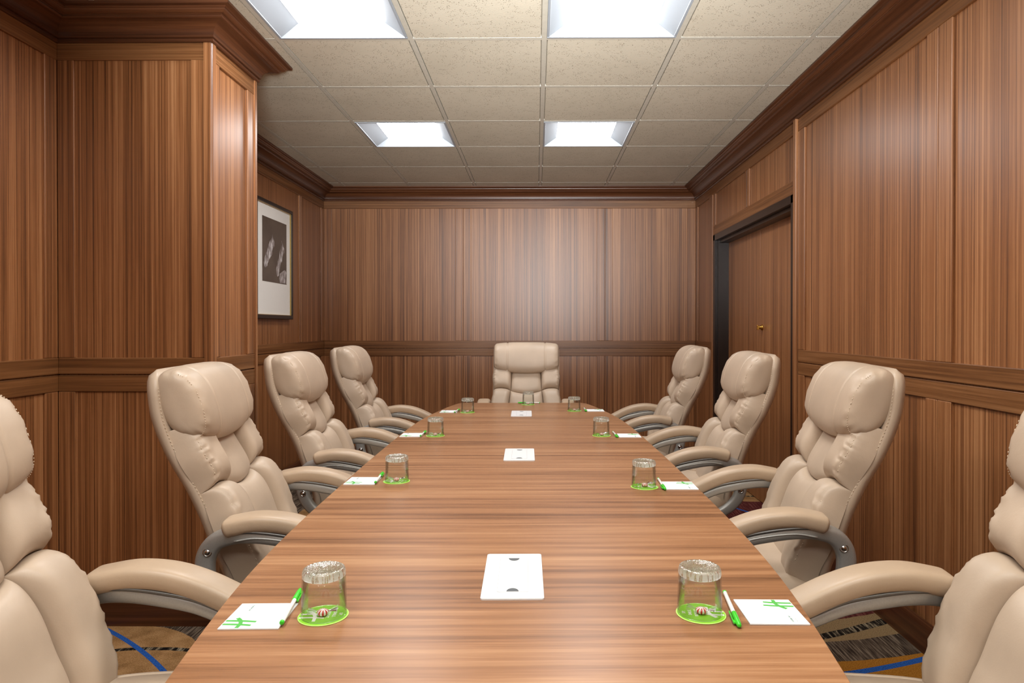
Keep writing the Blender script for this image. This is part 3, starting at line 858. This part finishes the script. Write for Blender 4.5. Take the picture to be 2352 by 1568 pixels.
# ------------------------------------------------------------------ text to mesh
def text_mesh(s, size, mat, name, parent, loc, rz=0.0, thick=.0001, align='CENTER', shear=0.0):
    cu = bpy.data.curves.new('txt', 'FONT'); cu.body = s; cu.size = size; cu.extrude = thick; cu.align_x = align; cu.align_y = 'CENTER'
    cu.shear = shear; cu.offset = size*.012; cu.resolution_u = 3
    to = bpy.data.objects.new('txt', cu); col.objects.link(to)
    dg = bpy.context.evaluated_depsgraph_get(); me = bpy.data.meshes.new_from_object(to.evaluated_get(dg))
    bpy.data.objects.remove(to); bpy.data.curves.remove(cu)
    me.materials.clear(); me.materials.append(mat)
    o = bpy.data.objects.new(name, me); col.objects.link(o); o.parent = parent; o.location = loc; o.rotation_euler = (0,0,rz)
    return o
def stroke(pts, wf, n=8):
    P = spl([(x,y,0) for x,y in pts], n); L = len(P); l, r_ = [], []
    for i, p in enumerate(P):
        t_ = (P[min(L-1,i+1)]-P[max(0,i-1)]).normalized(); nn = Vector((-t_.y, t_.x, 0)); w = wf(i/(L-1))/2
        l.append((p+nn*w)[:2]); r_.append((p-nn*w)[:2])
    return l, r_
def strokes(b, pts, wf, z0, z1, clip=None):
    l, r_ = stroke(pts, wf)
    for i in range(len(l)-1):
        q = [l[i], l[i+1], r_[i+1], r_[i]]
        if clip and any(not clip(*c) for c in q): continue
        b.poly(q[::-1], z0, z1)

# ------------------------------------------------------------------ place settings
def make_notepad():
    """local: origin at the base centre; reads from +x side"""
    r = empty('notepad'); h = .0026
    b = MB(); b.box(-.052, .052, -.0525, .0525, 0, h, 0, None, .0004); b.build('sheets', [M['paper']], r)
    b = MB(); z0, z1 = h, h+.00018
    # letter H drawn as brush strokes, cropped by two edges of the pad
    inside = lambda x, y: abs(x) < .0521 and abs(y) < .0526
    lw = lambda f: .0066*(1-.15*abs(2*f-1))
    strokes(b, [(-.0525,-.0215),(-.035,-.0222),(-.015,-.0235),(.004,-.0262)], lw, z0, z1, inside)
    strokes(b, [(-.0525,-.0355),(-.035,-.0362),(-.015,-.0378),(.000,-.0405)], lw, z0, z1, inside)
    strokes(b, [(-.034,-.0110),(-.0262,-.0200),(-.0205,-.0340),(-.0212,-.0525)], lambda f: .0068, z0, z1, inside)
    b.build('printed_emblem', [M['pad_green']], r)
    text_mesh('Holiday Inn', .0055, M['print_grey'], 'printed_name', r, (-.026, .032, h+.0001), -PI/2, .00008, 'CENTER', .25)
    text_mesh('Hotels & Resorts', .0024, M['print_faint'], 'printed_caption', r, (-.034, .035, h+.0001), -PI/2, .00008)
    return r
def make_pen():
    """lies along local y; cap end at +y"""
    r = empty('ballpoint_pen'); Rx = Matrix.Translation((0,0,.0052)) @ Matrix.Rotation(-PI/2, 4, 'X')
    b = MB(); b.lathe([(0,-.070),(.0033,-.070),(.0038,-.068),(.0039,.03),(.0036,.034),(0,.034)], 18, 0, True, Rx); b.build('barrel', [M['pen_white']], r)
    b = MB(); b.lathe([(0,-.0735),(.0028,-.0735),(.0040,-.0725),(.0042,-.069),(.0038,-.068),(0,-.068)], 18, 0, True, Rx); b.build('end_plug', [M['pen_green']], r)
    b = MB(); b.lathe([(0,.024),(.0046,.024),(.0050,.027),(.0048,.060),(.0040,.074),(.0030,.0765),(0,.0765)], 18, 0, True, Rx)
    cap = b.build('cap', [M['pen_green']], r)
    b = MB(); b.box(.0062, .0084, .018, .064, .0032, .0072, 0, None, .0008); b.box(.0030, .0080, .055, .066, .0036, .0068, 0, None, .0006)
    b.build('clip', [M['pen_green']], cap)
    return r
def make_coaster():
    r = empty('coaster'); 
    b = MB(); b.lathe([(0,0),(.0435,0),(.0445,.0005),(.0445,.0011),(.0438,.0015),(0,.0015)], 56, 0, True); b.build('rim', [M['coaster_edge']], r)
    b = MB(); b.lathe([(0,.0012),(.0425,.0012),(.0425,.0017),(0,.0017)], 56, 0, False); b.build('printed_disc', [M['coaster']], r)
    b = MB(); z0, z1 = .0017, .0019; ins = lambda x, y: x*x+y*y < .0424**2
    lw = lambda f: .0052*(1-.15*abs(2*f-1))
    strokes(b, [(-.044,.004),(-.03,.005),(-.012,.004),(.002,.001)], lw, z0, z1, ins)
    strokes(b, [(-.044,-.010),(-.03,-.0095),(-.012,-.011),(.004,-.0145)], lw, z0, z1, ins)
    strokes(b, [(-.026,.016),(-.018,.006),(-.013,-.008),(-.012,-.027)], lambda f: .0072*(1-.2*f), z0, z1, ins)
    b.build('printed_emblem', [M['white_print']], r)
    for s, x, sz in (('REPEAT.', .0085, .0085), ('SMILE.', .0195, .0085), ('SIP.', .0305, .0085)):
        text_mesh(s, sz, M['white_print'], 'printed_word', r, (x, .0, .0018), -PI/2, .0001)
    return r
def make_tumbler():
    """upside down on the coaster: rim down, thick waffled base up"""
    r = empty('drinking_glass'); R0, R1, Hh = .0400, .0380, .0900
    b = MB()   # thin wall, outer and inner skin
    prof = [(R0-.0022,.0006),(R0-.0011,.0),(R0,.0008),(R0-.0003,.02),(R1+.0005,.060),(R1,.0715)]
    n = 64
    rings = [[(q*math.cos(2*PI*j/n), q*math.sin(2*PI*j/n), z) for j in range(n)] for q, z in prof]
    b.loft(rings, 0, True, True, False)
    prof = [(R0-.0022,.0006),(R0-.0024,.02),(R1-.0020,.060),(R1-.0028,.068),(R1-.006,.0705),(0,.0712)]
    rings = [[(max(q,1e-5)*math.cos(2*PI*j/n), max(q,1e-5)*math.sin(2*PI*j/n), z) for j in range(n)] for q, z in prof]
    b.loft(rings, 0, True, True, False)
    b.v = [(x, y, z*.945) for x, y, z in b.v]; b.build('wall', [M['glass_wall']], r, fix=False)
    b = MB(); prof = [(0,.0716),(R1-.004,.0716),(R1-.0005,.0735),(R1+.0002,.0765),(R1-.0004,.084),(R1-.002,.0885),(R1-.005,.0900),(R1-.007,.0892),(R1-.0085,.0888),(0,.0888)]
    b.lathe(prof, 64); b.v = [(x, y, z*.945) for x, y, z in b.v]; b.build('base', [M['glass_base']], r)
    return r
def make_mint():
    r = empty('peppermint_candy')
    b = MB(); b.lathe([(0,.0005),(.006,.0005),(.0095,.0025),(.0105,.0055),(.0095,.0085),(.006,.0105),(0,.0108)], 36); b.build('candy', [M['candy']], r)
    b = MB()
    for s in (-1, 1):
        vs, fs = [], []; nn = 9
        for i in range(7):
            f = i/6
            for j in range(nn):
                g = -1+2*j/(nn-1); wv = .0025+.011*f
                vs.append((s*(.0095+.016*f), g*wv, .0062+.0035*f*math.sin(g*7+s)+.003*f+.0015))
        for i in range(6):
            for j in range(nn-1): k = i*nn+j; fs.append((k,k+1,k+nn+1,k+nn))
        b.add(vs, fs, 0, True)
    b.build('wrapper', [M['film']], r, fix=False)
    return r
pad0, pen0, coa0, tum0, min0 = make_notepad(), make_pen(), make_coaster(), make_tumbler(), make_mint()
first = {}
def place(o, x, y, z, rz, label, cat, group):
    if id(o) in first: o = copy_tree(o)
    else: first[id(o)] = 1
    o.location = (x, y, z); o.rotation_euler = (0, 0, rz); tag(o, label, cat, group)
# where, coaster xy, pad xy, pen ends (plug end, cap end), side
where = ['at the near left corner of the table', 'at the second left place from the camera', 'at the third left place from the camera', 'at the farthest left place on the table',
         'at the near right corner of the table', 'at the second right place from the camera', 'at the third right place from the camera', 'at the farthest right place on the table']
S = [ # coaster, pad, pad rot, pen plug end, pen cap end
 ((-.384,1.1985), (-.497,1.193), .03, (-.4395,1.141), (-.461,1.303)),
 ((-.4716,2.248), (-.585,2.246), .0, (-.531,2.196), (-.541,2.345)),
 ((-.484,3.193), (-.597,3.207), .0, (-.546,3.139), (-.547,3.288)),
 ((-.420,4.070), (-.536,4.100), .0, (-.494,4.020), (-.481,4.169)),
 ((.2985,1.212), (.426,1.218), PI-.01, (.3662,1.302), (.3500,1.152)),
 ((.352,2.175), (.467,2.188), PI, (.4142,2.275), (.4094,2.125)),
 ((.3132,3.206), (.443,3.198), PI, (.3765,3.290), (.3820,3.140)),
 ((.2365,4.149), (.367,4.165), PI, (.3035,4.255), (.3070,4.106)),
 ((-.0555,4.484), None, 0, (.0207,4.548), (-.1186,4.552))]
for i, (cp_, pp, pr, e0, e1) in enumerate(S):
    w = where[i] if i < 8 else 'at the far head of the table'
    right = 4 <= i < 8
    rc = {True: PI, False: 0}[right] + random.uniform(-.12, .12) + (.15 if i == 0 else 0)
    if i == 4: rc = PI-.12
    cx, cy = cp_
    place(coa0, cx, cy, TZ, rc, 'round lime green paper coaster ' + w, 'coaster', 'lime green coasters')
    place(tum0, cx+(-.002 if right else .001), cy+.001, TZ+.0021, random.uniform(0, 6), 'clear glass tumbler upside down on coaster ' + w, 'glass', 'upturned glass tumblers')
    place(min0, cx+(.0 if not right else -.0), cy-.003, TZ+.0021, random.uniform(-.5, .5), 'wrapped red and white mint under the glass ' + w, 'candy', 'wrapped peppermints')
    if pp: place(pad0, pp[0], pp[1], TZ+.0002, pr, 'white notepad with green emblem ' + w, 'notepad', 'white notepads')
    dx, dy = e1[0]-e0[0], e1[1]-e0[1]; ang = math.atan2(-dx, dy)
    zz = TZ+.0030 if (pp and not right) else TZ
    place(pen0, (e0[0]+e1[0])/2, (e0[1]+e1[1])/2, zz+.0002, ang, 'white pen with green cap ' + w, 'pen', 'white and green pens')

# ------------------------------------------------------------------ camera, world, view
cam = bpy.data.cameras.new('camera'); co = bpy.data.objects.new('camera', cam); col.objects.link(co)
cam.sensor_width = 36; cam.lens = 36*F_PX/2352; cam.clip_start = .01
YAW, PITCH = .008, .006
co.location = (0, 0, EYE)
co.rotation_euler = (PI/2-PITCH, 0, YAW)
ppx = 1232-F_PX*YAW; ppy = 751+F_PX*PITCH
cam.shift_x = -(ppx-1176)/2352; cam.shift_y = (ppy-784)/2352
sc = bpy.context.scene; sc.camera = co
# unseen fill light added behind the camera, aimed up to brighten the ceiling
al = bpy.data.lights.new('added_ceiling_fill', 'AREA'); al.shape = 'RECTANGLE'; al.size = 2.2; al.size_y = 1.2; al.energy = UPL; al.color = (.84,.95,1.0); al.spread = math.radians(110)
ao_ = bpy.data.objects.new('added_ceiling_fill', al); col.objects.link(ao_); ao_.location = (.1, -.3, 1.5); ao_.rotation_euler = (PI-.25, 0, 0)
a2 = bpy.data.lights.new('added_far_fill', 'AREA'); a2.shape = 'RECTANGLE'; a2.size = .9; a2.size_y = .5; a2.energy = 66; a2.color = (.90,.97,1); a2.spread = math.radians(56)  # second added fill, out of view, lifting the back wall and far ceiling
o2 = bpy.data.objects.new('added_far_fill', a2); col.objects.link(o2); o2.location = (.2, -.6, 1.45); o2.rotation_euler = (PI/2+math.radians(22), 0, math.radians(2))
# principal point: right of centre -> negative shift_x ; above centre -> negative shift_y
w_ = bpy.data.worlds.new('world'); sc.world = w_; w_.use_nodes = True
w_.node_tree.nodes['Background'].inputs[0].default_value = (.6,.65,.7,1); w_.node_tree.nodes['Background'].inputs[1].default_value = .3
sc.view_settings.view_transform = 'Standard'; sc.view_settings.look = 'None'; sc.view_settings.exposure = 0.0
sc.cycles.max_bounces = 7; sc.cycles.transparent_max_bounces = 16; sc.cycles.transmission_bounces = 8; sc.cycles.diffuse_bounces = 3; sc.cycles.glossy_bounces = 2
sc.cycles.use_denoising = True; sc.cycles.use_adaptive_sampling = True; sc.cycles.adaptive_threshold = .04
sc.cycles.sample_clamp_indirect = 6
